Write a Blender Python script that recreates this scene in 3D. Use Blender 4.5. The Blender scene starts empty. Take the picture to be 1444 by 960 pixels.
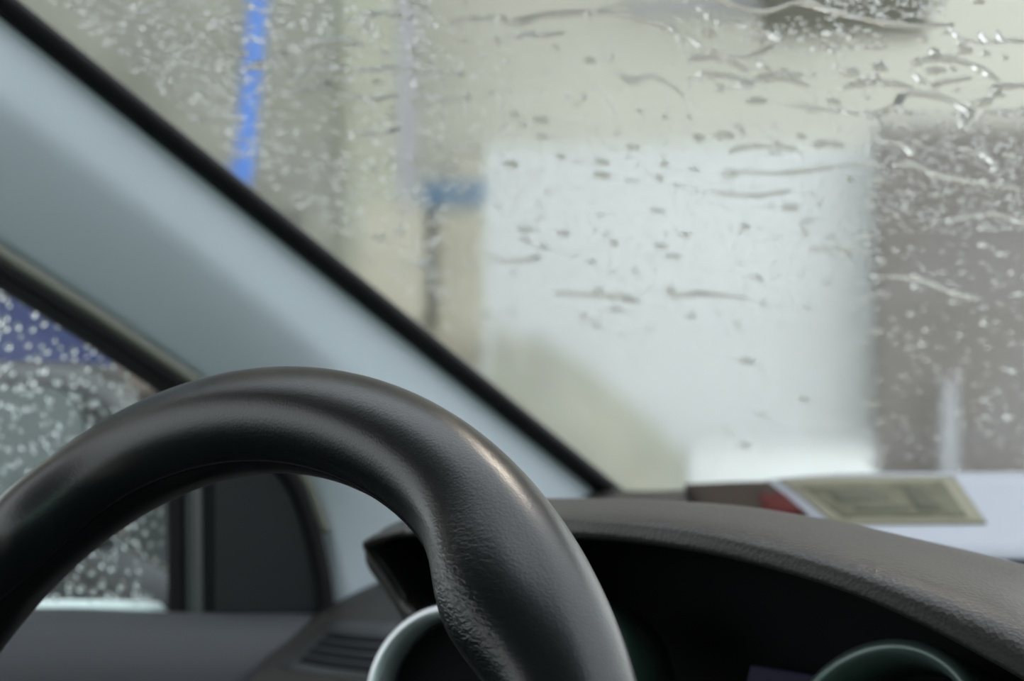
import bpy, bmesh, math, random
import numpy as np
from mathutils import Vector, Matrix
random.seed(7)
rng = np.random.default_rng(7)
sc = bpy.context.scene
COL = sc.collection

# ------------------------------------------------------------------ camera
# car axes: x right, y forward, z up; the steering wheel's centre is (0, 0, Z0)
Z0 = 0.95
W, H, F = 1444.0, 960.0, 3400.0
CAM = Vector((0.5716, -0.4404, Z0 + 0.2227))
YAW, PIT = math.radians(43.66), math.radians(-2.85)
cd = bpy.data.cameras.new('camera')
cam = bpy.data.objects.new('camera', cd); COL.objects.link(cam)
cd.sensor_width = 23.5; cd.lens = 23.5 * F / W
cd.clip_start = 0.02; cd.clip_end = 200
cam.location = CAM
cam.rotation_euler = (math.pi / 2 + PIT, 0, YAW)
cd.dof.use_dof = True; cd.dof.focus_distance = 0.72; cd.dof.aperture_fstop = 9.5
sc.camera = cam
FW = Vector((-math.sin(YAW) * math.cos(PIT), math.cos(YAW) * math.cos(PIT), math.sin(PIT)))
RT = Vector((math.cos(YAW), math.sin(YAW), 0)); UP = RT.cross(FW)

# ------------------------------------------------------------------ sky, sun, exposure
world = bpy.data.worlds.new('sky'); sc.world = world; world.use_nodes = True
nt = world.node_tree; nt.nodes.clear()
tc = nt.nodes.new('ShaderNodeTexCoord'); sp = nt.nodes.new('ShaderNodeSeparateXYZ')
cr = nt.nodes.new('ShaderNodeValToRGB'); bg = nt.nodes.new('ShaderNodeBackground'); wo = nt.nodes.new('ShaderNodeOutputWorld')
cr.color_ramp.elements[0].position = 0.0; cr.color_ramp.elements[0].color = (0.74, 0.76, 0.76, 1)
cr.color_ramp.elements[1].position = 1.0; cr.color_ramp.elements[1].color = (0.86, 0.93, 1.0, 1)
nt.links.new(tc.outputs['Generated'], sp.inputs[0]); nt.links.new(sp.outputs['Z'], cr.inputs[0])
nt.links.new(cr.outputs[0], bg.inputs['Color']); nt.links.new(bg.outputs[0], wo.inputs['Surface'])
bg.inputs['Strength'].default_value = 2.6
sd = bpy.data.lights.new('sun', 'SUN'); sd.energy = 0.9; sd.angle = math.radians(6); sd.color = (1.0, 0.84, 0.68)
sun = bpy.data.objects.new('sun', sd); COL.objects.link(sun)
sun.rotation_euler = Vector((0.25, -0.62, -0.75)).to_track_quat('-Z', 'Y').to_euler()
sc.view_settings.view_transform = 'Standard'; sc.view_settings.look = 'None'
sc.view_settings.gamma = 1.0; sc.view_settings.use_curve_mapping = False
sc.view_settings.exposure = 0.42

# ------------------------------------------------------------------ helpers
def ray(px, py):
    return (FW + RT * ((px - W / 2) / F) + UP * ((H / 2 - py) / F))
def at_x(px, py, x):
    d = ray(px, py); return CAM + d * ((x - CAM.x) / d.x)
def at_y(px, py, y):
    d = ray(px, py); return CAM + d * ((y - CAM.y) / d.y)
def at_z(px, py, z):
    d = ray(px, py); return CAM + d * ((z - CAM.z) / d.z)
def at_d(px, py, D):
    return CAM + ray(px, py) * D

def tag(o, label=None, cat=None, group=None, kind=None):
    if label: o['label'] = label
    if cat: o['category'] = cat
    if group: o['group'] = group
    if kind: o['kind'] = kind
    return o
def empty(name, loc=(0, 0, 0)):
    o = bpy.data.objects.new(name, None); COL.objects.link(o); o.location = loc
    o.empty_display_size = 0.02
    return o
def link(name, me, mat, parent=None, smooth=True):
    o = bpy.data.objects.new(name, me); COL.objects.link(o)
    if mat is not None:
        me.materials.clear(); me.materials.append(mat)
    if smooth:
        for p in me.polygons: p.use_smooth = True
    if parent is not None:
        o.parent = parent
        o.matrix_parent_inverse = Matrix.Translation(-parent.location)
    return o
def mesh(name, verts, faces, mat, parent=None, smooth=True):
    me = bpy.data.meshes.new(name)
    me.from_pydata([tuple(v) for v in verts], [], faces); me.update()
    bm = bmesh.new(); bm.from_mesh(me); bmesh.ops.recalc_face_normals(bm, faces=bm.faces); bm.to_mesh(me); bm.free()
    return link(name, me, mat, parent, smooth)
def loft(rows, close_u=False, close_v=False, cap=False):
    n, m = len(rows), len(rows[0]); V = [p for r in rows for p in r]; Fc = []
    for i in range(n if close_v else n - 1):
        for j in range(m if close_u else m - 1):
            a = i * m + j; b = i * m + (j + 1) % m
            c = ((i + 1) % n) * m + (j + 1) % m; d = ((i + 1) % n) * m + j
            Fc.append((a, b, c, d))
    if cap:
        Fc.append(tuple(range(m))[::-1]); Fc.append(tuple((n - 1) * m + j for j in range(m)))
    return V, Fc
def smooth_line(pts, n):
    """Catmull-Rom through control points, n samples"""
    P = [Vector(p) for p in pts]
    P = [P[0] * 2 - P[1]] + P + [P[-1] * 2 - P[-2]]
    L = len(P) - 3; out = []
    for k in range(n):
        t = k / (n - 1) * L; i = min(int(t), L - 1); t -= i
        a, b, c, d = P[i], P[i + 1], P[i + 2], P[i + 3]
        out.append(0.5 * ((2 * b) + (c - a) * t + (2 * a - 5 * b + 4 * c - d) * t * t + (3 * b - a - 3 * c + d) * t ** 3))
    return out
def tube(pts, r, seg=12, cap=True):
    rows = []; pts = [Vector(p) for p in pts]
    ref = Vector((0, 0, 1))
    for i, p in enumerate(pts):
        t = (pts[min(i + 1, len(pts) - 1)] - pts[max(i - 1, 0)]).normalized()
        a = t.cross(ref)
        if a.length < 0.05: a = t.cross(Vector((1, 0, 0)))
        a.normalize(); b = a.cross(t)
        rr = r(i / (len(pts) - 1)) if callable(r) else r
        rows.append([p + (a * math.cos(q) + b * math.sin(q)) * rr for q in [k * 2 * math.pi / seg for k in range(seg)]])
    return loft(rows, close_u=True, cap=cap)
def ribbon_solid(rowsA, thick_vec):
    """closed slab from a loft of rows, thickened by thick_vec(row, col) -> Vector"""
    n, m = len(rowsA), len(rowsA[0])
    V, Fc = loft(rowsA); N = len(V)
    V2 = [V[i * m + j] + thick_vec(i, j) for i in range(n) for j in range(m)]
    F2 = [tuple(N + k for k in f[::-1]) for f in Fc]
    S = []
    for j in range(m - 1):
        S.append((j, j + 1, N + j + 1, N + j)); a = (n - 1) * m
        S.append((a + j + 1, a + j, N + a + j, N + a + j + 1))
    for i in range(n - 1):
        S.append((i * m, (i + 1) * m, N + (i + 1) * m, N + i * m)); b = m - 1
        S.append(((i + 1) * m + b, i * m + b, N + i * m + b, N + (i + 1) * m + b))
    return V + V2, Fc + F2 + S
def box_me(name, sx, sy, sz, bev=0.0, seg=2):
    """box with its base centre at the origin"""
    bm = bmesh.new(); bmesh.ops.create_cube(bm, size=1)
    for v in bm.verts: v.co = Vector((v.co.x * sx, v.co.y * sy, (v.co.z + 0.5) * sz))
    if bev > 0: bmesh.ops.bevel(bm, geom=bm.edges[:], offset=bev, segments=seg, affect='EDGES', profile=0.5)
    me = bpy.data.meshes.new(name); bm.to_mesh(me); bm.free(); return me

# ------------------------------------------------------------------ materials
def mat(name, col, rough=0.5, metal=0.0, spec=0.5, bump=None, var=None, coat=0.0):
    """col: base colour; bump: list of (kind, scale, strength, distance); var: (scale, amount)"""
    m = bpy.data.materials.new(name); m.use_nodes = True; t = m.node_tree; b = t.nodes['Principled BSDF']
    b.inputs['Base Color'].default_value = (*col, 1); b.inputs['Roughness'].default_value = rough
    b.inputs['Metallic'].default_value = metal; b.inputs['Specular IOR Level'].default_value = spec
    b.inputs['Coat Weight'].default_value = coat
    co = t.nodes.new('ShaderNodeTexCoord')
    if var:
        n = t.nodes.new('ShaderNodeTexNoise'); n.inputs['Scale'].default_value = var[0]; n.inputs['Detail'].default_value = 5
        t.links.new(co.outputs['Object'], n.inputs['Vector'])
        r = t.nodes.new('ShaderNodeValToRGB')
        r.color_ramp.elements[0].position = 0.3; r.color_ramp.elements[1].position = 0.7
        r.color_ramp.elements[0].color = (*[c * (1 - var[1]) for c in col], 1)
        r.color_ramp.elements[1].color = (*[min(1, c * (1 + var[1])) for c in col], 1)
        t.links.new(n.outputs['Fac'], r.inputs[0]); t.links.new(r.outputs[0], b.inputs['Base Color'])
    prev = None
    for kind, scale, strength, dist in (bump or []):
        if kind == 'voronoi':
            n = t.nodes.new('ShaderNodeTexVoronoi'); n.inputs['Scale'].default_value = scale; o = n.outputs['Distance']
        else:
            n = t.nodes.new('ShaderNodeTexNoise'); n.inputs['Scale'].default_value = scale; n.inputs['Detail'].default_value = 3; o = n.outputs['Fac']
        t.links.new(co.outputs['Object'], n.inputs['Vector'])
        bp = t.nodes.new('ShaderNodeBump'); bp.inputs['Strength'].default_value = strength; bp.inputs['Distance'].default_value = dist
        t.links.new(o, bp.inputs['Height'])
        if prev: t.links.new(prev, bp.inputs['Normal'])
        prev = bp.outputs[0]
    if prev: t.links.new(prev, b.inputs['Normal'])
    return m
def water_mat():
    m = bpy.data.materials.new('water'); m.use_nodes = True; t = m.node_tree; t.nodes.clear()
    g = t.nodes.new('ShaderNodeBsdfGlass'); g.inputs['IOR'].default_value = 1.33; g.inputs['Roughness'].default_value = 0.0
    o = t.nodes.new('ShaderNodeOutputMaterial'); t.links.new(g.outputs[0], o.inputs[0]); return m
def pane_mat(name, tint, refl=0.55, wet=0.0):
    m = bpy.data.materials.new(name); m.use_nodes = True; t = m.node_tree; t.nodes.clear()
    tr = t.nodes.new('ShaderNodeBsdfTransparent'); tr.inputs[0].default_value = (*tint, 1)
    gl = t.nodes.new('ShaderNodeBsdfGlossy'); gl.inputs['Roughness'].default_value = 0.0
    fr0 = t.nodes.new('ShaderNodeLayerWeight'); fr0.inputs['Blend'].default_value = 0.5
    pw = t.nodes.new('ShaderNodeMath'); pw.operation = 'POWER'; pw.inputs[1].default_value = 5.0
    t.links.new(fr0.outputs['Facing'], pw.inputs[0])
    fr = t.nodes.new('ShaderNodeMath'); fr.operation = 'MULTIPLY_ADD'; fr.inputs[1].default_value = refl; fr.inputs[2].default_value = 0.035 * refl
    t.links.new(pw.outputs[0], fr.inputs[0])
    mx = t.nodes.new('ShaderNodeMixShader'); o = t.nodes.new('ShaderNodeOutputMaterial')
    thru = tr.outputs[0]
    if wet > 0:      # a thin uneven water film scatters what is seen through it by a fraction of a degree
        rf = t.nodes.new('ShaderNodeBsdfRefraction'); rf.inputs['Color'].default_value = (*tint, 1); rf.inputs['IOR'].default_value = 1.003; rf.inputs['Roughness'].default_value = 0.45
        m2 = t.nodes.new('ShaderNodeMixShader'); m2.inputs[0].default_value = wet
        t.links.new(tr.outputs[0], m2.inputs[1]); t.links.new(rf.outputs[0], m2.inputs[2]); thru = m2.outputs[0]
    t.links.new(fr.outputs[0], mx.inputs[0]); t.links.new(thru, mx.inputs[1]); t.links.new(gl.outputs[0], mx.inputs[2])
    t.links.new(mx.outputs[0], o.inputs[0]); return m

M = {}
M['water'] = water_mat()
M['pane'] = pane_mat('windshield_glass', (0.985, 0.995, 0.99), 0.55, 0.55)
M['green_pane'] = pane_mat('green_glass', (0.75, 0.94, 0.87))
M['side_pane'] = pane_mat('side_glass', (0.93, 0.96, 0.96), 0.25)
M['pillar'] = mat('pillar_fabric', (0.40, 0.44, 0.48), 0.9, spec=0.15, bump=[('noise', 900, 0.15, 0.0005)])
M['black_rubber'] = mat('black_rubber', (0.006, 0.006, 0.007), 0.7, spec=0.2)
M['olive_piping'] = mat('olive_piping', (0.12, 0.12, 0.10), 0.6)
M['dash'] = mat('dash_plastic', (0.020, 0.0175, 0.016), 0.5, spec=0.36, bump=[('voronoi', 620, 0.30, 0.0008), ('noise', 300, 0.12, 0.0006)])
M['dark_plastic'] = mat('dark_plastic', (0.018, 0.019, 0.02), 0.5, bump=[('noise', 700, 0.1, 0.0004)])
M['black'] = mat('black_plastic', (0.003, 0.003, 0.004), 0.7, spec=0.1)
M['door'] = mat('door_plastic', (0.03, 0.032, 0.036), 0.65, spec=0.3, bump=[('noise', 600, 0.1, 0.0004)])
M['sail'] = mat('sail_panel_plastic', (0.007, 0.009, 0.010), 0.65, spec=0.2, bump=[('noise', 600, 0.1, 0.0004)])
M['frame_grey'] = mat('window_frame_grey', (0.035, 0.042, 0.04), 0.5)
M['silver'] = mat('silver_plastic', (0.55, 0.56, 0.58), 0.35, metal=0.6)
M['gauge_ring'] = mat('gauge_ring_plastic', (0.10, 0.14, 0.13), 0.3, metal=0.4)
M['sill'] = mat('sill_pale', (0.62, 0.68, 0.66), 0.3)
M['headliner'] = mat('headliner_fabric', (0.45, 0.45, 0.44), 0.95, spec=0.1)
M['carpet'] = mat('carpet', (0.03, 0.03, 0.032), 1.0, spec=0.0)

# ------------------------------------------------------------------ windshield
WX0, WXC, WHW, BOW = -0.40, 0.36, 0.76, 0.12
def ws(x, z):                       # inner glass surface; z relative to the wheel centre
    return Vector((x, 0.68 - 1.63 * (z - 0.053) + BOW * (1 - ((x - WXC) / WHW) ** 2), Z0 + z))
WS_N0 = Vector((0, 0.523, 0.852))
def ws_normal(x, z):
    e = 1e-3; a = ws(x + e, z) - ws(x - e, z); b = ws(x, z + e) - ws(x, z - e)
    n = a.cross(b).normalized()
    return n if n.z > 0 else -n
def on_ws(px, py):
    d = ray(px, py); lo, hi = 0.2, 4.0
    def g(t):
        p = CAM + d * t; return p.y - ws(p.x, p.z - Z0).y
    for _ in range(50):
        mid = (lo + hi) / 2
        if g(mid) > 0: hi = mid
        else: lo = mid
    p = CAM + d * lo; return p.x, p.z - Z0
xs = np.linspace(WX0 - 0.012, 1.13, 60); zs = np.linspace(-0.03, 0.46, 24)
rows = [[ws(x, z) for x in xs] for z in zs]
V, Fc = ribbon_solid(rows, lambda i, j: ws_normal(xs[j], zs[i]) * 0.005)
win = mesh('window_1', V, Fc, M['pane']); tag(win, 'wide raked wet windshield seen from inside the car', kind='structure')
GT = 0.0052

# black seal along the left edge of the windshield
zz = np.linspace(-0.04, 0.46, 50)
rows = []
for z in zz:
    e = ws(WX0, z); n = ws_normal(WX0, z); s = (ws(WX0 + 1e-3, z) - ws(WX0, z)).normalized()
    w = 0.011
    rows.append([e - s * w * 0.6 - n * 0.001, e + s * w * 0.5 - n * 0.001, e + s * w * 0.62 - n * 0.005, e + s * w * 0.3 - n * 0.009, e - s * w * 0.6 - n * 0.009])
V, Fc = loft(rows, close_u=True, cap=True)
tag(mesh('trim_1', V, Fc, M['black_rubber']), 'black rubber seal between windshield and grey pillar', kind='structure')

# ------------------------------------------------------------------ A pillar
SX = -0.435
seal_px = [(-330, 130), (-160, 243), (0, 350), (145, 443), (290, 543), (380, 615), (425, 662), (452, 725), (468, 790), (476, 845), (480, 900), (480, 960)]
seal = smooth_line([at_x(px, py, SX) for px, py in seal_px], 90)
wz = np.linspace(0.46, 0.0, 90)
wedge = [ws(WX0 - 0.004, z) + Vector((0, 0, -0.004)) for z in wz]
# match by image-diagonal correspondence: walk both edges
rows = []
NP = 90
for k in range(NP):
    s = seal[k]; w = wedge[k]
    row = []
    for j in range(17):
        t = j / 16
        p = w.lerp(s, t)
        bul = 0.009 * (t / 0.42 if t < 0.42 else (1 - t) / 0.58) + 0.009 * math.sin(math.pi * t)
        p = p + Vector((0.75, -0.55, 0.15)).normalized() * bul
        row.append(p)
    row.append(s + Vector((-0.02, 0.012, 0.0)))
    rows.append(row)
V, Fc = ribbon_solid(rows, lambda i, j: Vector((-0.003, 0.002, 0.0)))
pil = mesh('trim_2', V, Fc, M['pillar']); tag(pil, 'pale grey pillar cover sloping between windshield and side window', kind='structure')
V, Fc = tube([p + Vector((0.001, -0.001, -0.002)) for p in seal[:60]], 0.0035, 10)
mesh('piping', V, Fc, M['olive_piping'], pil)
# door-opening seal: thick black bead just outside / below the pillar edge
off = []
for k, p in enumerate(seal):
    t = (seal[min(k + 1, 89)] - seal[max(k - 1, 0)]).normalized()
    n = t.cross(Vector((1, 0, 0))).normalized()
    if n.z > 0 and abs(n.z) > abs(n.y): n = -n
    if n.y > 0 and abs(n.y) > abs(n.z): n = -n
    off.append(n)
V, Fc = tube([p + off[k] * 0.0068 + Vector((-0.004, 0, 0)) for k, p in enumerate(seal)], 0.0060, 12)
tag(mesh('trim_3', V, Fc, M['black_rubber']), 'black rubber door seal curving down beside the pillar', kind='structure')

# ------------------------------------------------------------------ driver's door
door = empty('door_1', (SX - 0.02, 0.1, Z0 - 0.35)); tag(door, "dark grey driver's door with mirror corner panel and window", kind='structure')
GX = -0.452
def zx(px, py, x): return at_x(px, py, x)
# black upper window frame (channel) following the seal
fr = []
for k, p in enumerate(seal[:62]):
    fr.append([Vector((GX + 0.010, p.y, p.z)) + off[k] * 0.008, Vector((GX + 0.010, p.y, p.z)) + off[k] * 0.0125, Vector((GX + 0.001, p.y, p.z)) + off[k] * 0.0135, Vector((GX + 0.001, p.y, p.z)) + off[k] * 0.006])
V, Fc = loft(fr, close_u=True, cap=True); mesh('window_frame', V, Fc, M['black_rubber'], door)
# mirror corner (sail) panel
def panel(name, pxs, x, thick, m, parent, bev=0.003):
    bm = bmesh.new(); vs = [bm.verts.new(at_x(px, py, x)) for px, py in pxs]
    f = bm.faces.new(vs); r = bmesh.ops.extrude_face_region(bm, geom=[f])
    for v in r['geom']:
        if isinstance(v, bmesh.types.BMVert): v.co.x -= thick
    bmesh.ops.recalc_face_normals(bm, faces=bm.faces)
    fe = [e for e in bm.edges if all(abs(v.co.x - x) < 1e-6 for v in e.verts)]
    bmesh.ops.bevel(bm, geom=fe, offset=bev, segments=3, affect='EDGES')
    me = bpy.data.meshes.new(name); bm.to_mesh(me); bm.free()
    return link(name, me, m, parent, smooth=False)
panel('mirror_corner_panel', [(296, 870), (296, 560), (330, 585), (372, 622), (408, 655), (440, 725), (456, 795), (464, 870)], GX + 0.014, 0.012, M['sail'], door)
panel('window_bar', [(262, 870), (262, 545), (283, 550), (284, 870)], GX + 0.010, 0.006, M['black_rubber'], door, 0.002)
panel('window_bar_liner', [(270, 870), (268, 540), (286, 555), (289, 870)], GX + 0.0125, 0.006, M['frame_grey'], door, 0.002)
panel('window_channel', [(243, 870), (240, 515), (264, 540), (265, 870)], GX + 0.006, 0.004, M['black_rubber'], door, 0.002)
# glass
gl = []
bl = at_x(0, 850, GX); 
ga = at_x(258, 850, GX); gz0 = ga.z - 0.02
sy = np.array([p.y for p in seal[::-1]]); sz = np.array([p.z for p in seal[::-1]])
def seal_top(y):
    pr_ = [(p.y, p.z) for p in seal if p.z > gz0 + 0.03 and p.y < 0.62]
    pr_.sort(); return float(np.interp(y, [q[0] for q in pr_], [q[1] for q in pr_]))
def glass_x(z): return GX - 0.06 * max(0, z - ga.z) ** 1.2
for t in np.linspace(0, 1, 12):
    row = []
    for y in np.linspace(ga.y + 0.004, -0.75, 40):
        z = gz0 + (seal_top(y) - 0.006 - gz0) * t; row.append(Vector((glass_x(z), y, z)))
    gl.append(row)
V, Fc = ribbon_solid(gl, lambda i, j: Vector((-0.004, 0, 0)))
wn = mesh('window_pane', V, Fc, M['side_pane'], door)
# door card with rounded shoulder, belt strip
belt = [at_x(px, py, GX + 0.02) for px, py in ((-500, 858), (0, 857), (120, 857), (240, 862), (300, 864), (480, 866), (620, 880))]
bl = smooth_line(belt, 40)
bl = [Vector((GX + 0.004, -0.9, bl[0].z))] + bl
rows = []
for p in bl:
    rows.append([p + Vector((-0.012, 0, -0.002)), p + Vector((0.002, 0, 0)), p + Vector((0.012, 0, -0.003)), p + Vector((0.022, 0, -0.012)), p + Vector((0.030, 0, -0.03)), p + Vector((0.035, 0, -0.06)), p + Vector((0.04, 0, -0.12)), p + Vector((0.045, 0, -0.3)), p + Vector((0.03, 0, -0.55)), p + Vector((-0.02, 0, -0.55))])
V, Fc = loft(rows, close_u=True, cap=True); mesh('door_card', V, Fc, M['door'], door)
st = [at_x(px, py, GX - 0.012) for px, py in ((-600, 846), (0, 846), (110, 845), (215, 848), (226, 853))]
st = smooth_line(st, 30)
V, Fc = loft([[p + Vector((0.006, 0, -0.016)), p + Vector((0.006, 0, -0.004)), p + Vector((0.0, 0, 0.0)), p + Vector((-0.02, 0, -0.003)), p + Vector((-0.02, 0, -0.02))] for p in st], close_u=True, cap=True)
mesh('belt_strip', V, Fc, M['sill'], door)

# ------------------------------------------------------------------ cabin shell around the viewer
hl = []
for y in np.linspace(ws(WXC, 0.44).y - 0.13, -2.0, 10):
    hl.append([Vector((x, y - 0.1 * ((x - WXC) / 0.8) ** 2, Z0 + 0.47 - 0.10 * abs((x - WXC) / 0.8) ** 3)) for x in np.linspace(-0.42, 1.14, 15)])
V, Fc = ribbon_solid(hl, lambda i, j: Vector((0, 0, 0.03)))
tag(mesh('ceiling', V, Fc, M['headliner']), 'pale fabric headliner of the car above the seats', kind='structure')
def shell(name, sx, sy, sz, loc, m, label):
    o = link(name, box_me(name, sx, sy, sz, 0.01), m, smooth=False); o.location = loc; tag(o, label, kind='structure'); return o
shell('wall_right', 0.06, 2.9, 0.72, (1.22, -0.7, 0.30), M['door'], 'passenger side door panel below the window')
shell('wall_rear', 1.6, 0.08, 0.85, (0.38, -2.05, 0.30), M['carpet'], 'rear seat backs closing the cabin')
V, Fc = ribbon_solid([[Vector((1.235 - 0.12 * t, y, Z0 + 0.07 + 0.34 * t)) for t in (0, .5, 1)] for y in np.linspace(0.45, -1.9, 6)], lambda i, j: Vector((0.004, 0, 0)))
tag(mesh('window_2', V, Fc, M['green_pane']), 'green tinted passenger side window', kind='structure')
V, Fc = ribbon_solid([[Vector((x, -2.03 + 0.25 * t, Z0 + 0.20 + 0.22 * t)) for t in (0, .5, 1)] for x in np.linspace(-0.36, 1.1, 6)], lambda i, j: Vector((0, -0.004, 0)))
tag(mesh('window_3', V, Fc, M['green_pane']), 'green tinted rear window', kind='structure')
shell('floor', 1.7, 3.1, 0.04, (0.38, -0.6, 0.28), M['carpet'], 'dark carpeted car floor under the dashboard')

# ------------------------------------------------------------------ dashboard
dash = empty('dashboard', (0.3, 0.45, Z0 - 0.25))
tag(dash, 'dark grained dashboard with hooded instruments under the windshield', 'dashboard')
# main dash body: profile rows along x
def dash_z(x, y):                   # top of the dash, rising gently towards the glass
    e = min(1, max(0, (-x - 0.22) / 0.18)); e = e * e * (3 - 2 * e)
    z = 0.03 + 0.25 * (min(y, 0.66) - 0.48) - 0.016 * e
    return z - max(0, y - 0.66) * 1.2
def dash_plane(x, y):
    e = min(1, max(0, (-x - 0.22) / 0.18)); e = e * e * (3 - 2 * e)
    return 0.03 + 0.25 * (y - 0.48) - 0.016 * e
def on_dash(px, py, lift=0.0):
    d = ray(px, py); lo, hi = 0.4, 3.0
    def g(t):
        p = CAM + d * t; return p.z - Z0 - lift - dash_plane(p.x, p.y)
    for _ in range(50):
        m = (lo + hi) / 2
        if g(m) > 0: lo = m
        else: hi = m
    return CAM + d * lo
def dash_profile(x):
    e = ws(x, 0.0).y + 0.02
    yr = 0.17 + 4.6 * max(0, -x - 0.2) ** 2      # rear edge wraps forward towards the door
    top = [(x, y, dash_z(x, y)) for y in (0.70, 0.66, 0.62, 0.56)] + [(x, y, dash_z(x, y)) for y in np.linspace(0.54, yr + 0.05, 8)]
    q = top[-1][2]
    return [(x, e, -0.06), (x, max(e - 0.03, 0.72), -0.03)] + top + [(x, yr + 0.03, q - 0.008), (x, yr + 0.012, q - 0.025), (x, yr, q - 0.06), (x, yr + 0.01, -0.14), (x, yr + 0.06, -0.24), (x, yr + 0.15, -0.40), (x, e, -0.40)]
rows = []
for x in list(np.linspace(-0.425, -0.1, 30)) + list(np.linspace(-0.08, 1.13, 30)):
    pr = [Vector((a, b, c + Z0)) for a, b, c in dash_profile(x)]
    rows.append(pr)
V, Fc = loft(rows, close_u=True, cap=True)
body = mesh('dash_body', V, Fc, M['dash'], dash)

# instrument hood: lip curve and crest curve
lip_px = [(586, 866, -0.155, 0.245), (566, 846, -0.165, 0.25), (540, 806, -0.172, 0.25), (520, 780, -0.172, 0.25), (518, 768, -0.17, 0.25), (532, 760, None, 0.245), (600, 754, None, 0.232), (700, 752, None, 0.215), (810, 757, None, 0.20), (900, 765, None, 0.195), (1000, 781, None, 0.19), (1100, 806, None, 0.188), (1200, 838, None, 0.186), (1300, 882, None, 0.186), (1400, 936, None, 0.188), (1460, 972, None, 0.19), (1520, 1015, None, 0.193), (1560, 1060, None, 0.2), (1580, 1120, None, 0.21)]
lip = [at_y(a, b, d) for a, b, c, d in lip_px]
crest_px = [(598, 862), (578, 838), (548, 798), (528, 772), (524, 757), (552, 733), (630, 712), (730, 701), (820, 699), (900, 700), (1005, 708), (1105, 724), (1205, 748), (1305, 775), (1405, 806), (1475, 838), (1540, 880), (1600, 940), (1640, 1040)]
crest = []
for (px, py), (a, b, c, d) in zip(crest_px, lip_px):
    crest.append(at_y(px, py, d + 0.075))
NL = 120
LIP, CR = smooth_line(lip, NL), smooth_line(crest, NL)
rows = []
cen = Vector((0.01, 0.2, Z0 - 0.01))
for k in range(NL):
    l, c = LIP[k], CR[k]
    out = Vector((l.x - cen.x, 0, l.z - cen.z)).normalized()
    back = Vector((0, 1, 0))
    h = (c - l); out = out * (0.15 + 0.85 * min(1, max(0, (k - 22) / 20)))
    r = [l + back * 0.012 - out * 0.002,                     # underside edge
         l + back * 0.003 - out * 0.001, l, l + out * 0.0025 - back * 0.0005, l + out * 0.005 + back * 0.001,
         *[Vector((l.x + h.x * a, l.y + h.y * a, l.z + h.z * b)) + out * (0.005 * (1 - a)) for a, b in ((0.012, 0.17), (0.03, 0.37), (0.07, 0.59), (0.14, 0.77), (0.27, 0.90), (0.5, 0.97))],
         c, c + back * 0.03 - out * 0.005, c + back * 0.07 - out * 0.018, c + back * 0.11 - out * 0.045, c + back * 0.13 - out * 0.09]
    rows.append(r)
V, Fc = loft(rows); hood = mesh('instrument_hood', V, Fc, M['dash'], dash)
so = hood.modifiers.new('s', 'SOLIDIFY'); so.thickness = 0.003; so.offset = -1
ss = hood.modifiers.new('u', 'SUBSURF'); ss.levels = 1; ss.render_levels = 1
# shadowed inner wall of the binnacle
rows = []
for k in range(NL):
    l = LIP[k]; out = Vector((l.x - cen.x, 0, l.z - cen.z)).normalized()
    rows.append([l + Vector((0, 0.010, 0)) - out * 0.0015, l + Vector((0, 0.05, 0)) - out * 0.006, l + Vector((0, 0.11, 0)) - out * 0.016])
V, Fc = ribbon_solid(rows, lambda i, j: Vector((0, 0.001, 0.001)))
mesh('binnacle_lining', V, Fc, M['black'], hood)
# binnacle back panel
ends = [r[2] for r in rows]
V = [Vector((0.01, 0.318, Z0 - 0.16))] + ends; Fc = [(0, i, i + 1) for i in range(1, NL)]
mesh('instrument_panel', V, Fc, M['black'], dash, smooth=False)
lo = box_me('cowl_lower', 0.36, 0.14, 0.04, 0.008); o = link('binnacle_floor', lo, M['black'], dash, False); o.location = (0.01, 0.25, Z0 - 0.075)

# ------------------------------------------------------------------ gauges
def ring(name, c, nrm, R, prof, m, parent, seg=64, sx=1.0):
    nrm = nrm.normalized(); a = Vector((1, 0, 0)); b = nrm.cross(a).normalized(); a = b.cross(nrm)
    rows = []
    for k in range(seg):
        q = 2 * math.pi * k / seg; rd = a * math.cos(q) * sx + b * math.sin(q)
        rows.append([c + rd * (R + pr) + nrm * pn for pr, pn in prof])
    V, Fc = loft(rows, close_u=True, close_v=True); return mesh(name, V, Fc, m, parent)
gn = Vector((0, -math.cos(math.radians(22)), math.sin(math.radians(22))))
RP = [(-0.006, -0.02), (-0.0035, 0.004), (-0.001, 0.007), (0.002, 0.0055), (0.003, 0.0), (0.003, -0.02)]
def gauge(c, R, kind):
    rg = ring('gauge_bezel', c, gn, R, RP, M['gauge_ring'], dash)
    bm = bmesh.new(); bmesh.ops.create_cone(bm, cap_ends=True, segments=48, radius1=R, radius2=R, depth=0.003)
    me = bpy.data.meshes.new('dial'); bm.to_mesh(me); bm.free()
    o = link('gauge_dial', me, M['black'], rg, False); o.location = c - gn * 0.018; o.rotation_euler = gn.to_track_quat('Z', 'Y').to_euler()
gt = at_y(1290, 915, 0.262)
gauge(gt - Vector((0, math.sin(math.radians(22)), math.cos(math.radians(22)))) * 0.042, 0.042, 'r')
gauge(Vector((-0.075, 0.262, gt.z - 0.042)), 0.042, 'l')
M['screen'] = bpy.data.materials.new('screen'); M['screen'].use_nodes = True
b = M['screen'].node_tree.nodes['Principled BSDF']; b.inputs['Base Color'].default_value = (0.01, 0.01, 0.02, 1); b.inputs['Emission Color'].default_value = (0.22, 0.2, 0.5, 1); b.inputs['Emission Strength'].default_value = 0.015; b.inputs['Specular IOR Level'].default_value = 0.1
sc0 = at_y(1095, 985, 0.29)
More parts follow.
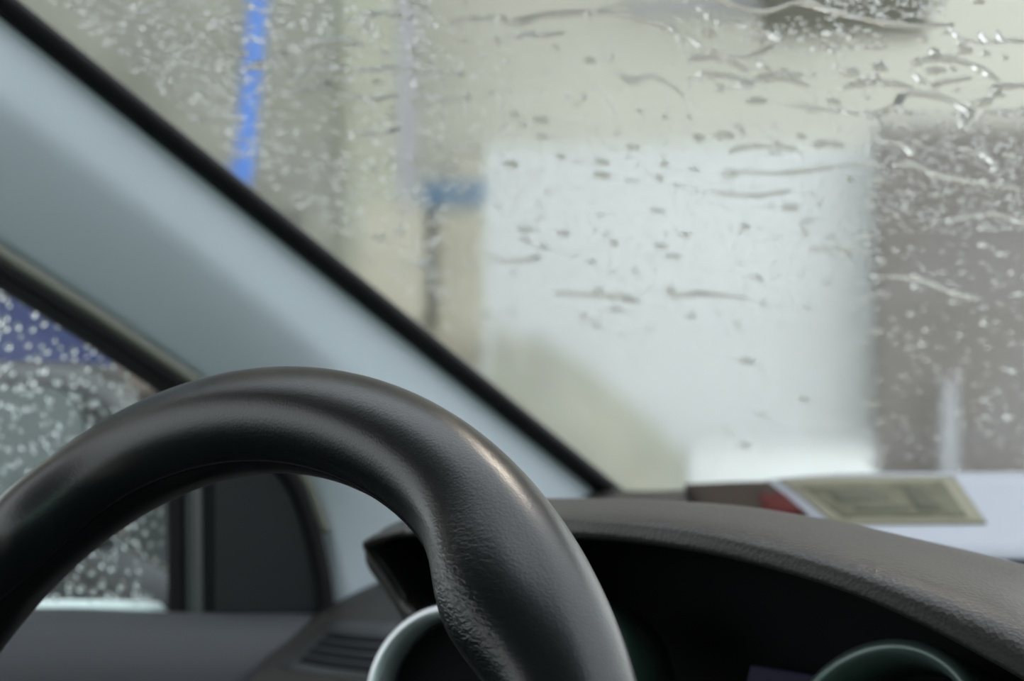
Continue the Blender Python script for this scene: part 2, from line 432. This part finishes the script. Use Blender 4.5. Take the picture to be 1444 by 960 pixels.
o = link('display_screen', box_me('display_screen', 0.036, 0.004, 0.022, 0.001), M['screen'], dash, False); o.location = sc0 - Vector((0, 0, 0.011)); o.rotation_euler = (math.radians(-22), 0, 0)

# round air vent with silver bezel at the driver's end of the dash face
vc = at_y(638, 990, 0.235)
vn = Vector((0.25, -0.95, 0.2))
vb = ring('vent_bezel', vc, vn, 0.0375, [(-0.0035, -0.012), (-0.003, 0.002), (-0.001, 0.004), (0.0015, 0.003), (0.0025, -0.003), (0.0025, -0.012)], M['silver'], dash)
bm = bmesh.new(); bmesh.ops.create_cone(bm, cap_ends=True, segments=48, radius1=0.034, radius2=0.034, depth=0.004)
me = bpy.data.meshes.new('vent_well'); bm.to_mesh(me); bm.free()
o = link('vent_well', me, M['black'], vb, False); o.location = vc - vn.normalized() * 0.012; o.rotation_euler = vn.to_track_quat('Z', 'Y').to_euler()

# ------------------------------------------------------------------ steering wheel
TILT = math.radians(22); RS = 0.172; R0 = 0.0170
wheel = empty('steering_wheel', (0, 0, Z0)); tag(wheel, 'black leather steering wheel with thumb grips before the driver', 'steering wheel')
wu = Vector((0, math.sin(TILT), math.cos(TILT))); wx = Vector((1, 0, 0)); wn_ = Vector((0, -math.cos(TILT), math.sin(TILT)))  # wn_ towards the driver
NT, NS = 420, 48
V = []; wr = []
def gripf(th):
    d = abs(abs(th) - math.radians(42)) / math.radians(10)
    return math.exp(-d ** 2)
for i in range(NT):
    th = -math.pi + 2 * math.pi * i / NT            # 0 = top, clockwise
    rd = wx * math.sin(th) + wu * math.cos(th)
    c = Vector((0, 0, Z0)) + rd * RS
    g = gripf(th)
    for j in range(NS):
        ph = 2 * math.pi * j / NS                   # 0 = outward, pi/2 = towards the driver
        inn = max(0, -math.cos(ph + 0.8))
        r = R0 * (1 + 0.60 * g * inn ** 2)
        V.append(c + rd * (math.cos(ph) * r) + wn_ * (math.sin(ph) * r * 1.05)); wr.append(g * inn ** 3 if th > 0 else 0.0)
Fc = [(i * NS + j, i * NS + (j + 1) % NS, ((i + 1) % NT) * NS + (j + 1) % NS, ((i + 1) % NT) * NS + j) for i in range(NT) for j in range(NS)]
lm = mat('wheel_leather', (0.005, 0.006, 0.007), 0.31, spec=0.36, bump=[('voronoi', 1200, 0.08, 0.0004), ('noise', 900, 0.08, 0.0004)])
rim = mesh('rim', V, Fc, lm, wheel)
at = rim.data.attributes.new('wrinkle', 'FLOAT', 'POINT')
at.data.foreach_set('value', wr)
# wrinkled leather on the thumb grips
t = lm.node_tree; b = t.nodes['Principled BSDF']
an = t.nodes.new('ShaderNodeAttribute'); an.attribute_name = 'wrinkle'
tcn = t.nodes.new('ShaderNodeTexCoord'); mp = t.nodes.new('ShaderNodeMapping'); mp.inputs['Scale'].default_value = (0.7, 0.7, 1.5)
nz = t.nodes.new('ShaderNodeTexNoise'); nz.inputs['Scale'].default_value = 520; nz.inputs['Detail'].default_value = 2; nz.inputs['Distortion'].default_value = 0.8
bpn = t.nodes.new('ShaderNodeBump'); bpn.inputs['Distance'].default_value = 0.002
t.links.new(tcn.outputs['Object'], mp.inputs[0]); t.links.new(mp.outputs[0], nz.inputs['Vector']); t.links.new(nz.outputs['Fac'], bpn.inputs['Height'])
mu = t.nodes.new('ShaderNodeMath'); mu.operation = 'MULTIPLY'; mu.inputs[1].default_value = 0.35; t.links.new(an.outputs['Fac'], mu.inputs[0]); t.links.new(mu.outputs[0], bpn.inputs['Strength'])
old = b.inputs['Normal'].links[0].from_socket; t.links.new(old, bpn.inputs['Normal']); t.links.new(bpn.outputs[0], b.inputs['Normal'])
# leather seam round the inner side of the rim
sp_ = []
for i in range(181):
    th = -math.pi + 2 * math.pi * i / 180; rd = wx * math.sin(th) + wu * math.cos(th); g = gripf(th)
    ph = math.radians(158); r = R0 * (1 + 0.60 * g * max(0, -math.cos(ph + 0.8)) ** 2)
    sp_.append(Vector((0, 0, Z0)) + rd * (RS + math.cos(ph) * r) + wn_ * (math.sin(ph) * r * 1.05))
V, Fc = tube(sp_, 0.0006, 6); mesh('seam', V, Fc, M['black'], rim)
# hub and spokes (below the frame)
hub = link('hub', box_me('hub', 0.17, 0.05, 0.14, 0.022, 4), M['dark_plastic'], wheel); hub.rotation_euler = (-TILT, 0, 0); hub.location = Vector((0, 0.03, Z0 - 0.075))
hub.parent = wheel
for a in (-1, 1):
    pts = [Vector((0, 0, Z0)) + wx * a * 0.07 - wn_ * 0.02 - wu * 0.015, Vector((0, 0, Z0)) + wx * a * 0.12 - wn_ * 0.012 - wu * 0.02, Vector((0, 0, Z0)) + wx * a * 0.168 - wu * 0.022]
    V, Fc = tube(smooth_line(pts, 10), 0.013, 12); mesh('spoke', V, Fc, M['dark_plastic'], wheel)

# ------------------------------------------------------------------ demister vent on the dash top near the door
def dash_patch(quad, lift, thick, nu=6, nv=6):
    """thin slab lying on the dash top under the given picture corners (tl, tr, br, bl)"""
    c = [on_dash(*q) for q in quad]; rows = []
    for i in range(nv + 1):
        v = i / nv; r = []
        for j in range(nu + 1):
            u = j / nu
            p = (c[0] * (1 - u) + c[1] * u) * (1 - v) + (c[3] * (1 - u) + c[2] * u) * v
            p.z = Z0 + dash_plane(p.x, p.y) + lift; r.append(p)
        rows.append(r)
    return ribbon_solid(rows, lambda i, j: Vector((0, 0, -thick)))
V, Fc = dash_patch([(470, 876), (560, 880), (540, 962), (392, 940)], 0.0012, 0.002); grille = mesh('demister_grille', V, Fc, M['dark_plastic'], dash)
for k in range(4):
    v0 = 0.30 + 0.17 * k; v1 = v0 + 0.085
    def edge(u, v): return tuple(np.array([(470, 876), (560, 880), (540, 962), (392, 940)]).T @ np.array([(1 - u) * (1 - v), u * (1 - v), u * v, (1 - u) * v]))
    V, Fc = dash_patch([edge(.16, v0), edge(.95, v0), edge(.95, v1), edge(.16, v1)], 0.0022, 0.0012)
    mesh('demister_slot', V, Fc, M['black'], grille)

# ------------------------------------------------------------------ permit card on the glass, booklet on the dash
M['paper_white'] = mat('paper_white', (0.27, 0.28, 0.31), 0.8, spec=0.2)
M['card_cream'] = mat('card_cream', (0.16, 0.15, 0.11), 0.7, spec=0.2)
M['card_print'] = mat('card_print', (0.085, 0.082, 0.055), 0.7, spec=0.2, var=(60, 0.25))
M['card_ink'] = mat('card_ink', (0.065, 0.062, 0.045), 0.7, spec=0.2)
M['red_cover'] = mat('red_cover', (0.05, 0.009, 0.008), 0.8, spec=0.1)
M['dark_cover'] = mat('dark_cover', (0.025, 0.018, 0.014), 0.8, spec=0.1)
sheet_q = [(1079, 684), (1490, 672), (1640, 800), (1196, 787)]
V, Fc = dash_patch(sheet_q, 0.003, 0.002); sheet = mesh('paper_sheet', V, Fc, M['paper_white']); tag(sheet, 'white paper sheet lying on the dash under the printed card', 'paper')
card = empty('permit_card', on_dash(1280, 748)); tag(card, 'cream bordered permit card with printed olive field on white paper', 'card')
V, Fc = dash_patch([(1098, 687), (1345, 682), (1391, 748), (1176, 749)], 0.0045, 0.0012); mesh('card_sheet', V, Fc, M['card_cream'], card)
V, Fc = dash_patch([(1124, 695), (1330, 692), (1364, 741), (1188, 742)], 0.0051, 0.0006); pf = mesh('printed_field', V, Fc, M['card_print'], card)
for q in ([(1160, 703), (1238, 702), (1255, 719), (1178, 720)], [(1270, 700), (1302, 699), (1328, 732), (1294, 733)], [(1200, 726), (1276, 725), (1284, 733), (1208, 734)]):
    V, Fc = dash_patch(q, 0.0054, 0.0003, 3, 3); mesh('print_block', V, Fc, M['card_ink'], pf)
bk = empty('booklet', on_dash(1040, 730)); tag(bk, 'dark booklet with red edge left of the white paper', 'booklet')
V, Fc = dash_patch([(966, 699), (1083, 696), (1135, 742), (1000, 748)], 0.007, 0.006); mesh('cover', V, Fc, M['dark_cover'], bk)
V, Fc = dash_patch([(1068, 715), (1104, 714), (1135, 742), (1080, 745)], 0.0078, 0.001, 3, 3); mesh('spine_band', V, Fc, M['red_cover'], bk)

# ------------------------------------------------------------------ outside the car
M['shade_slab'] = mat('shade_slab_beige', (0.46, 0.41, 0.35), 0.8)  # warm beige, chosen to tint what the wheel rim reflects
M['concrete'] = mat('concrete', (0.36, 0.36, 0.33), 0.9, var=(3, 0.15))
M['beige_wall'] = mat('beige_render', (0.70, 0.70, 0.63), 0.9, var=(1.5, 0.06))
M['white_panel'] = mat('white_sheet', (0.84, 0.88, 0.89), 0.6, var=(2, 0.03))
M['green_grey'] = mat('green_grey_panel', (0.30, 0.31, 0.27), 0.8, var=(2.5, 0.25))
M['pale_green'] = mat('pale_green_panel', (0.56, 0.58, 0.48), 0.8, var=(2, 0.1))
M['brown_grey'] = mat('brown_grey_panel', (0.20, 0.185, 0.175), 0.8, var=(2, 0.1))
M['lilac_grey'] = mat('lilac_grey_steel', (0.38, 0.39, 0.42), 0.5)
M['olive_dark'] = mat('olive_dark_steel', (0.10, 0.10, 0.075), 0.6)
M['tan'] = mat('tan_concrete', (0.44, 0.42, 0.34), 0.85, var=(4, 0.12))
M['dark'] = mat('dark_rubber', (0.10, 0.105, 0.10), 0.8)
M['blue_cap'] = mat('blue_band', (0.06, 0.16, 0.30), 0.5)
M['blue'] = mat('blue_hose', (0.04, 0.17, 0.58), 0.45)
M['blue_panel'] = mat('blue_panel', (0.014, 0.022, 0.085), 0.5)
M['russet'] = mat('russet_wood', (0.11, 0.085, 0.07), 0.8)
M['charcoal'] = mat('charcoal_wall', (0.028, 0.032, 0.032), 0.9)
M['moss'] = mat('mossy_concrete', (0.38, 0.39, 0.33), 0.9, var=(3, 0.2))
g = link('ground', box_me('ground', 60, 60, 0.2), M['concrete'], smooth=False); g.location = (-4, 5, -0.2); tag(g, 'grey concrete yard outside the car', kind='structure')
BYAW = YAW
def slab(name, px0, px1, py0, py1, D, T, m, parent=None, base=None, bev=0.01):
    """upright box whose front face spans the given picture box at depth D; base=z of its foot (default from py1)"""
    a = at_d(px0, py0, D); c = at_d(px1, py0, D); bpt = at_d(px0, py1, D)
    w = (Vector((c.x, c.y)) - Vector((a.x, a.y))).length; z0 = bpt.z if base is None else base
    me = box_me(name, w, T, a.z - z0, bev); o = link(name, me, m, None, False)
    mid = (a + c) / 2; f = Vector((FW.x, FW.y, 0)).normalized()
    o.location = Vector((mid.x, mid.y, z0)) + f * (T / 2); o.rotation_euler = (0, 0, BYAW)
    if parent is not None:
        o.parent = parent; o.matrix_parent_inverse = Matrix.Translation(-parent.location)
    return o
me = box_me('shade_slab', 16, 9.2, 0.15); can = link('shade_canopy', me, M['shade_slab'], smooth=False)
can.location = CAM + Vector((FW.x, FW.y, 0)).normalized() * 8.15 - RT * 4.6; can.location.z = 4.2; can.rotation_euler = (0, 0, YAW); tag(can, 'flat beige roof added out of view to shade the wash bay', kind='structure')  # added, never in view: cuts the sky light on the walls outside
o = slab('wall_back', -900, 2300, -900, 900, 9.6, 0.2, M['beige_wall'], base=0.0); tag(o, 'pale beige wall across the yard', kind='structure')
wp = empty('ribbed_door', at_d(960, 700, 9.5)); tag(wp, 'white ribbed sheet door across the yard', 'door')
n = 40
for k in range(n):
    a = 682 + (1236 - 682) * k / n; c = 682 + (1236 - 682) * (k + 1) / n
    slab('rib_panel', a + 1.0, c - 1.0, 205, 720, 9.45, 0.08, M['white_panel'], wp, base=0.0, bev=0.006)
slab('backing_sheet', 680, 1238, 203, 720, 9.48, 0.08, M['white_panel'], wp, base=0.0)
tag(slab('dark_panel', 1240, 1900, 175, 900, 9.2, 0.1, M['brown_grey'], base=0.0), 'brown grey sheet panel right of the white door', 'panel')
tag(slab('mottled_panel', -300, 470, -500, 600, 9.0, 0.15, M['green_grey'], base=0.0), 'mottled green grey panel behind the blue hose', 'panel')
tag(slab('boundary_wall', 476, 556, -500, 500, 9.1, 0.1, M['pale_green'], base=0.0), 'narrow pale green wall beside the steel column', 'wall')
tag(slab('steel_column', 556, 586, -800, 240, 8.8, 0.08, M['lilac_grey'], base=0.0), 'slim lilac grey steel column left of the white door', 'column')
tag(slab('overhead_beam', 1085, 1312, -110, 44, 8.6, 0.3, M['olive_dark']), 'dark olive beam end hanging above the yard', 'beam')
tag(slab('overhead_duct', 890, 1085, -110, 12, 8.8, 0.3, M['lilac_grey']), 'grey duct beside the dark olive beam', 'duct')
post = empty('gate_post', at_d(645, 600, 8.2)); tag(post, 'tan concrete post with blue band near its top', 'post')
slab('shaft', 614, 680, 285, 700, 8.2, 0.16, M['tan'], post, base=0.0)
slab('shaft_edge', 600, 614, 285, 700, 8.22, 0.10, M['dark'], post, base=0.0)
slab('band', 592, 686, 258, 286, 8.15, 0.22, M['blue_cap'], post)
slab('cap', 636, 684, 226, 258, 8.2, 0.16, M['tan'], post)
tag(slab('meter_box', 510, 598, 290, 425, 8.0, 0.12, M['tan'], base=0.0), 'squat tan cabinet left of the banded post', 'cabinet')
# mossy concrete ramp
pr = [(690, 720), (690, 492), (770, 490), (850, 545), (935, 615), (966, 650), (966, 720)]
f = Vector((FW.x, FW.y, 0)).normalized()
P1 = [at_d(a, b, 7.6) for a, b in pr]
for p in (P1[0], P1[-1]): p.z = 0.0
V = P1 + [p + f * 0.6 for p in P1]; n = len(pr)
Fc = [tuple(range(n)), tuple(range(2 * n - 1, n - 1, -1))] + [(i, (i + 1) % n, n + (i + 1) % n, n + i) for i in range(n)]
tag(mesh('concrete_ramp', V, Fc, M['moss'], smooth=False), 'mossy grey concrete ramp sloping down towards the white door', 'ramp')
tag(slab('low_block', 968, 1236, 640, 720, 8.4, 0.3, M['white_panel'], base=0.0), 'low white block at the foot of the ribbed door', 'block')
hp = smooth_line([at_d(366, -420, 6.6), at_d(366, -100, 6.6), at_d(360, 40, 6.6), at_d(352, 130, 6.6), at_d(344, 235, 6.6), at_d(340, 420, 6.6), at_d(338, 1000, 6.6)], 40)
V, Fc = tube(hp, 0.024, 14); tag(mesh('blue_hose', V, Fc, M['blue']), 'bright blue hose hanging outside behind the windshield edge', 'hose')
V, Fc = tube(smooth_line([at_d(690, 450, 7.4), at_d(740, 500, 7.4), at_d(800, 560, 7.4), at_d(880, 650, 7.4), at_d(930, 720, 7.4)], 20), 0.010, 10)
tag(mesh('pale_pipe', V, Fc, M['tan']), 'thin pale pipe slanting across the concrete ramp', 'pipe')
# seen through the driver's window
tag(slab('side_wall', -900, 420, 300, 1000, 5.2, 0.15, M['charcoal'], base=0.0), "dark wall beyond the driver's window", 'wall')
tag(slab('blue_board', -500, 235, 300, 545, 4.9, 0.08, M['blue_panel']), "deep blue board beyond the driver's window", 'board')
tag(slab('beam_end', 110, 330, 520, 556, 4.7, 0.1, M['russet']), 'brown beam end between blue board and pillar', 'beam')

# ------------------------------------------------------------------ water on the glass
def rivulet(pxs, w, h, name='water_rivulet'):
    uv = [on_ws(*p) for p in pxs]
    line = smooth_line([Vector((u, v, 0)) for u, v in uv], max(12, len(pxs) * 6)); n = len(line)
    rows = []; sd = random.random() * 9
    for i, p in enumerate(line):
        t = i / (n - 1); c = ws(p.x, p.y); nn = ws_normal(p.x, p.y); c = c + nn * GT
        q = line[min(i + 1, n - 1)]; q0 = line[max(i - 1, 0)]
        tg = (ws(q.x, q.y) - ws(q0.x, q0.y)).normalized(); s = nn.cross(tg).normalized()
        tp = min(1, math.sin(math.pi * min(max(t, 0.02), 0.98)) * 2.2) * (0.75 + 0.35 * math.sin(sd + t * 13) * math.sin(sd * 2 + t * 29))
        ww = w * (0.25 + 0.75 * tp) * 0.5; hh = h * (0.2 + 0.8 * tp)
        rows.append([c + s * (ww * math.cos(a)) + nn * (hh * max(0, math.sin(a)) ** 0.9) for a in [math.pi * k / 10 for k in range(11)]] + [c - s * (ww * 0.5), c + s * (ww * 0.5)])
    V, Fc = loft(rows, close_u=True, cap=True)
    o = mesh(name, V, Fc, M['water']); return o
RV = [
 ([(625, 46), (665, 41), (700, 40), (720, 47), (760, 37), (850, 33), (900, 42), (945, 58), (955, 75)], 4),
 ([(960, 15), (1000, 13), (1030, 22), (1075, 31), (1120, 18), (1160, 28), (1200, 38), (1240, 47), (1290, 52), (1340, 50)], 4),
 ([(975, 25), (990, 33), (996, 44)], 3), ([(1003, 45), (1050, 52), (1080, 62), (1100, 76)], 4), ([(965, 62), (980, 78), (1005, 88), (1050, 94), (1085, 80)], 3),
 ([(1276, 108), (1300, 100), (1340, 100), (1375, 112), (1405, 130)], 4), ([(1280, 116), (1300, 132), (1330, 130), (1365, 125)], 3),
 ([(1180, 140), (1215, 132), (1250, 133), (1282, 138)], 4), ([(955, 90), (972, 97), (1000, 95), (1022, 100), (1052, 116)], 4),
 ([(978, 117), (1030, 125), (1045, 136), (1062, 128), (1100, 124), (1135, 136)], 5), ([(1155, 62), (1180, 62), (1203, 74)], 4), ([(1140, 84), (1160, 83), (1177, 92)], 4),
 ([(1203, 82), (1225, 82), (1243, 88)], 3), ([(1210, 178), (1255, 168), (1272, 148), (1320, 152), (1360, 168)], 4), ([(1360, 162), (1388, 158), (1402, 140), (1450, 136)], 4),
 ([(1265, 152), (1266, 170), (1290, 175)], 3), ([(1340, 160), (1362, 174), (1353, 190), (1372, 202)], 4), ([(1375, 172), (1425, 175), (1452, 168)], 4),
 ([(1235, 213), (1268, 220), (1288, 236)], 4), ([(1352, 226), (1380, 232), (1398, 246), (1397, 258)], 4), ([(1255, 246), (1290, 250), (1325, 264), (1400, 277), (1452, 282)], 4),
 ([(1020, 230), (1050, 221), (1110, 224), (1130, 240)], 3), ([(1138, 220), (1160, 217), (1188, 220)], 4), ([(1105, 162), (1150, 168), (1180, 171), (1208, 176)], 3),
 ([(1375, 60), (1390, 75), (1420, 72)], 2.5), ([(1402, 58), (1410, 72), (1444, 73)], 3), ([(1330, 52), (1350, 70), (1385, 78)], 2),
 ([(336, 112), (372, 102), (410, 84), (450, 70), (490, 66)], 5), ([(250, 18), (268, 10), (290, 4)], 5), ([(285, 58), (300, 50), (318, 62)], 4),
 ([(380, 145), (420, 142), (462, 130)], 4), ([(400, 130), (430, 112), (480, 108)], 4), ([(490, 42), (530, 32), (575, 40)], 4), ([(858, 115), (885, 125), (918, 122), (960, 148)], 3),
 ([(560, 108), (600, 116), (650, 118)], 3), ([(690, 378), (725, 380), (760, 374)], 3), ([(770, 425), (830, 428), (885, 430)], 3), ([(930, 430), (990, 428), (1050, 432)], 3), ([(1060, 100), (1090, 118), (1125, 120)], 3),
 ([(1225, 402), (1290, 408), (1350, 430), (1384, 436)], 4), ([(1130, 366), (1180, 364), (1228, 372)], 2.5), ([(820, 34), (870, 20), (940, 14), (962, 20)], 2.5), ([(1330, 325), (1400, 318), (1450, 335)], 3), ([(1020, 255), (1100, 258), (1200, 246), (1250, 250)], 2.5),
 ([(480, 110), (520, 113), (552, 106)], 3), ([(472, 148), (515, 152), (556, 147)], 3), ([(486, 198), (525, 202), (560, 194)], 3), ([(566, 152), (600, 151), (640, 154)], 3), ([(700, 62), (740, 65), (790, 60)], 3), ([(430, 250), (460, 244), (500, 250)], 3), ([(1000, 285), (1060, 290), (1110, 282)], 2.5), ([(1040, 70), (1075, 66), (1105, 74)], 3),
]
def zone(px, py):
    if px < 470: return 'the mottled green grey panel'
    if px < 600 or (px < 690 and py > 225): return 'the steel column and banded post'
    if px > 1240 and py > 175: return 'the brown grey panel'
    if px > 690 and py > 205: return 'the white ribbed door'
    return 'the right half of the beige wall' if px > 1000 else 'the left half of the beige wall'
ORD = ['topmost', 'second', 'third', 'fourth', 'fifth', 'sixth', 'seventh', 'eighth', 'ninth', 'tenth', 'eleventh', 'twelfth', 'thirteenth', 'fourteenth', 'fifteenth', 'sixteenth', 'seventeenth', 'eighteenth', 'nineteenth', 'twentieth', 'twenty-first', 'twenty-second']
bz = {}
for pts, wmm in RV:
    cx, cy = sum(p[0] for p in pts) / len(pts), sum(p[1] for p in pts) / len(pts)
    bz.setdefault(zone(cx, cy), []).append((cy, pts, wmm))
for zn, L in bz.items():
    L.sort(key=lambda q: q[0])
    for k, (cy, pts, wmm) in enumerate(L):
        o = rivulet(pts, wmm * 0.0011, 0.0013 + 0.00016 * wmm)
        ln = 'long' if len(pts) > 4 else 'short'
        tag(o, ln + ' water ridge before ' + zn + ', ' + ORD[k] + (' there' if k == 0 else ' from the top'), 'water ridge', 'water ridges on the windshield')
# drops
def dome_me(seed, nr=5, ns=14):
    r_ = random.Random(seed); k1, k2, a1, a2 = r_.random() * 6, r_.random() * 6, r_.uniform(.05, .22), r_.uniform(.03, .12)
    V = [Vector((0, 0, 1))]; 
    for i in range(1, nr + 1):
        e = math.pi / 2 * i / nr
        for j in range(ns):
            q = 2 * math.pi * j / ns; wv = 1 + a1 * math.sin(2 * q + k1) + a2 * math.sin(3 * q + k2)
            V.append(Vector((math.cos(q) * math.sin(e) * wv, math.sin(q) * math.sin(e) * wv, math.cos(e))))
    Fc = [(0, 1 + j, 1 + (j + 1) % ns) for j in range(ns)]
    for i in range(nr - 1):
        for j in range(ns):
            a = 1 + i * ns; Fc.append((a + j, a + ns + j, a + ns + (j + 1) % ns, a + (j + 1) % ns))
    Fc.append(tuple(1 + (nr - 1) * ns + j for j in range(ns))[::-1])
    return V, Fc
DM = []
for s in range(8):
    V, Fc = dome_me(s); me = bpy.data.meshes.new('water_drop'); me.from_pydata([tuple(v) for v in V], [], Fc); me.materials.append(M['water'])
    for p in me.polygons: p.use_smooth = len(p.vertices) <= 4
    DM.append(me)
def frame_ws(x, z):
    n = ws_normal(x, z); a = (ws(x + 1e-3, z) - ws(x, z)).normalized(); b = n.cross(a)
    return Matrix(((a.x, b.x, n.x), (a.y, b.y, n.y), (a.z, b.z, n.z))), ws(x, z) + n * GT
def inside_ws(px, py):
    return py < 0.83 * (px - 48) and py < 700
drops = []
tries = 0
while len(drops) < 250 and tries < 5000:
    tries += 1
    px, py = random.uniform(200, 1444), random.uniform(0, 680)
    if not inside_ws(px, py): continue
    if py > 480 and px > 680 and random.random() < 0.6: continue
    if px < 1150 and px > 680 and py < 60: continue
    if any(abs(px - a) < 22 and abs(py - b) < 10 for a, b in drops): continue
    drops.append((px, py))
for i, (px, py) in enumerate(drops):
    x, z = on_ws(px, py); R3, c = frame_ws(x, z)
    s = random.uniform(0.0011, 0.0026); el = random.uniform(1.0, 2.3) if random.random() < 0.6 else 1.1
    o = bpy.data.objects.new('water_drop', DM[i % 8]); COL.objects.link(o)
    o.matrix_world = Matrix.Translation(c) @ (R3 @ Matrix.Diagonal((s * el, s, s * random.uniform(0.45, 0.7)))).to_4x4()
    tag(o, 'clear water drop on the windshield before ' + zone(px, py), 'water drop', 'windshield drops before ' + zone(px, py))
# fine spray: too many to count
Vs, Fs = [], []
sm = [dome_me(20 + k, 3, 8) for k in range(6)]
def add_drop(px, py, s, el, hf):
    x, z = on_ws(px, py); R3, c = frame_ws(x, z); V, Fc = random.choice(sm); n0 = len(Vs)
    for v in V: Vs.append(c + R3 @ Vector((v.x * s * el, v.y * s, v.z * s * hf)))
    for f_ in Fc: Fs.append(tuple(n0 + k for k in f_))
for (x0, x1, y0, y1, n, s0, s1) in ((60, 330, -10, 320, 900, .0006, .0014), (300, 620, -10, 420, 900, .0006, .0015), (600, 1240, 40, 480, 1500, .0005, .0011), (1220, 1460, 170, 340, 800, .0004, .0009), (1160, 1330, -10, 40, 260, .0005, .001), (1240, 1460, 340, 680, 220, .0005, .0011), (700, 1240, 480, 690, 220, .0006, .0012)):
    for _ in range(n):
        px, py = random.uniform(x0, x1), random.uniform(y0, y1)
        if inside_ws(px, py): add_drop(px, py, random.uniform(s0, s1), random.uniform(1, 2.0), random.uniform(.28, .5))
tag(mesh('fine_spray', Vs, Fs, M['water']), 'fine spray of tiny droplets covering the windshield', 'droplets', kind='stuff')
# drops on the driver's window
sdrops = []
tries = 0
while len(sdrops) < 240 and tries < 9000:
    tries += 1
    px, py = random.uniform(-60, 262), random.uniform(385, 850)
    if py < 395 + 0.70 * px: continue
    if np.interp(px, [-60, 0, 77, 173, 262], [755, 703, 637, 577, 540]) + 6 < py < np.interp(px, [-60, 0, 60, 133, 213, 262], [985, 913, 848, 780, 723, 700]) - 6: continue   # behind the wheel rim
    if py < 520 and random.random() < 0.35: continue
    if any(abs(px - a) < 8 and abs(py - b) < 8 for a, b in sdrops): continue
    sdrops.append((px, py))
for i, (px, py) in enumerate(sdrops):
    p = at_x(px, py, GX - 0.006); zt_ = max(0, p.z - ga.z); p = at_x(px, py, GX - 0.0045 - 0.06 * zt_ ** 1.2)
    s = random.uniform(0.0011, 0.0021)
    o = bpy.data.objects.new('window_drop', DM[i % 8]); COL.objects.link(o)
    o.matrix_world = Matrix.Translation(p) @ Matrix.Rotation(-math.pi / 2, 4, 'Y') @ Matrix.Diagonal((s * random.uniform(1, 1.5), s, s * 0.85, 1))
    wz_ = "in front of the blue board" if py < 545 else ("in front of the door mirror" if py < 710 and px < 125 else ("between door mirror and pillar" if py < 720 else "framed inside the steering wheel"))
    tag(o, "round water drop on the driver's side window, " + wz_, 'water drop', "driver's window drops " + wz_)


# ------------------------------------------------------------------ door mirror outside the driver's window
M['mirror'] = mat('mirror_glass', (0.10, 0.115, 0.115), 0.45)  # even matt grey stands in for the hazy reflection in the glass
M['mirror_shell'] = mat('mirror_shell', (0.03, 0.03, 0.03), 0.4)
mx = -0.60
mc = at_x(-55, 645, mx)
mir = empty('door_mirror', mc); tag(mir, "dark shelled door mirror outside the driver's window", 'mirror')
def rrect(c, w, h, r, dy, n=6):
    out = []
    for cx, cz, a0 in ((w - r, h - r, 0), (-w + r, h - r, 90), (-w + r, -h + r, 180), (w - r, -h + r, 270)):
        for k in range(n + 1):
            a = math.radians(a0 + 90 * k / n); out.append(Vector((cx + r * math.cos(a), dy, cz + r * math.sin(a))))
    return out
Rm = Matrix.Rotation(math.radians(24), 3, 'Z')
def place(pts): return [mc + Rm @ p for p in pts]
rows = [place(rrect(mc, 0.083, 0.041, 0.025, -0.004)), place(rrect(mc, 0.092, 0.049, 0.03, -0.006)), place(rrect(mc, 0.098, 0.054, 0.034, 0.01)), place(rrect(mc, 0.096, 0.053, 0.034, 0.04)), place(rrect(mc, 0.075, 0.04, 0.028, 0.075)), place(rrect(mc, 0.03, 0.02, 0.015, 0.09))]
V, Fc = loft(rows, close_u=True, cap=True); mesh('shell', V, Fc, M['mirror_shell'], mir)
rows = [place(rrect(mc, 0.084, 0.042, 0.025, -0.007)), place(rrect(mc, 0.084, 0.042, 0.025, -0.005))]
V, Fc = loft(rows, close_u=True, cap=True); mesh('mirror_glass', V, Fc, M['mirror'], mir, smooth=False)
V, Fc = tube(smooth_line([mc + Vector((0.05, 0.04, -0.05)), mc + Vector((0.10, 0.06, -0.075)), Vector((GX - 0.006, mc.y + 0.08, mc.z - 0.09))], 8), 0.018, 12); mesh('stalk', V, Fc, M['mirror_shell'], mir)
tag(slab('pale_standpipe', 1328, 1352, 540, 720, 9.1, 0.05, M['lilac_grey'], base=0.0), 'slim pale standpipe before the brown grey panel', 'pipe')
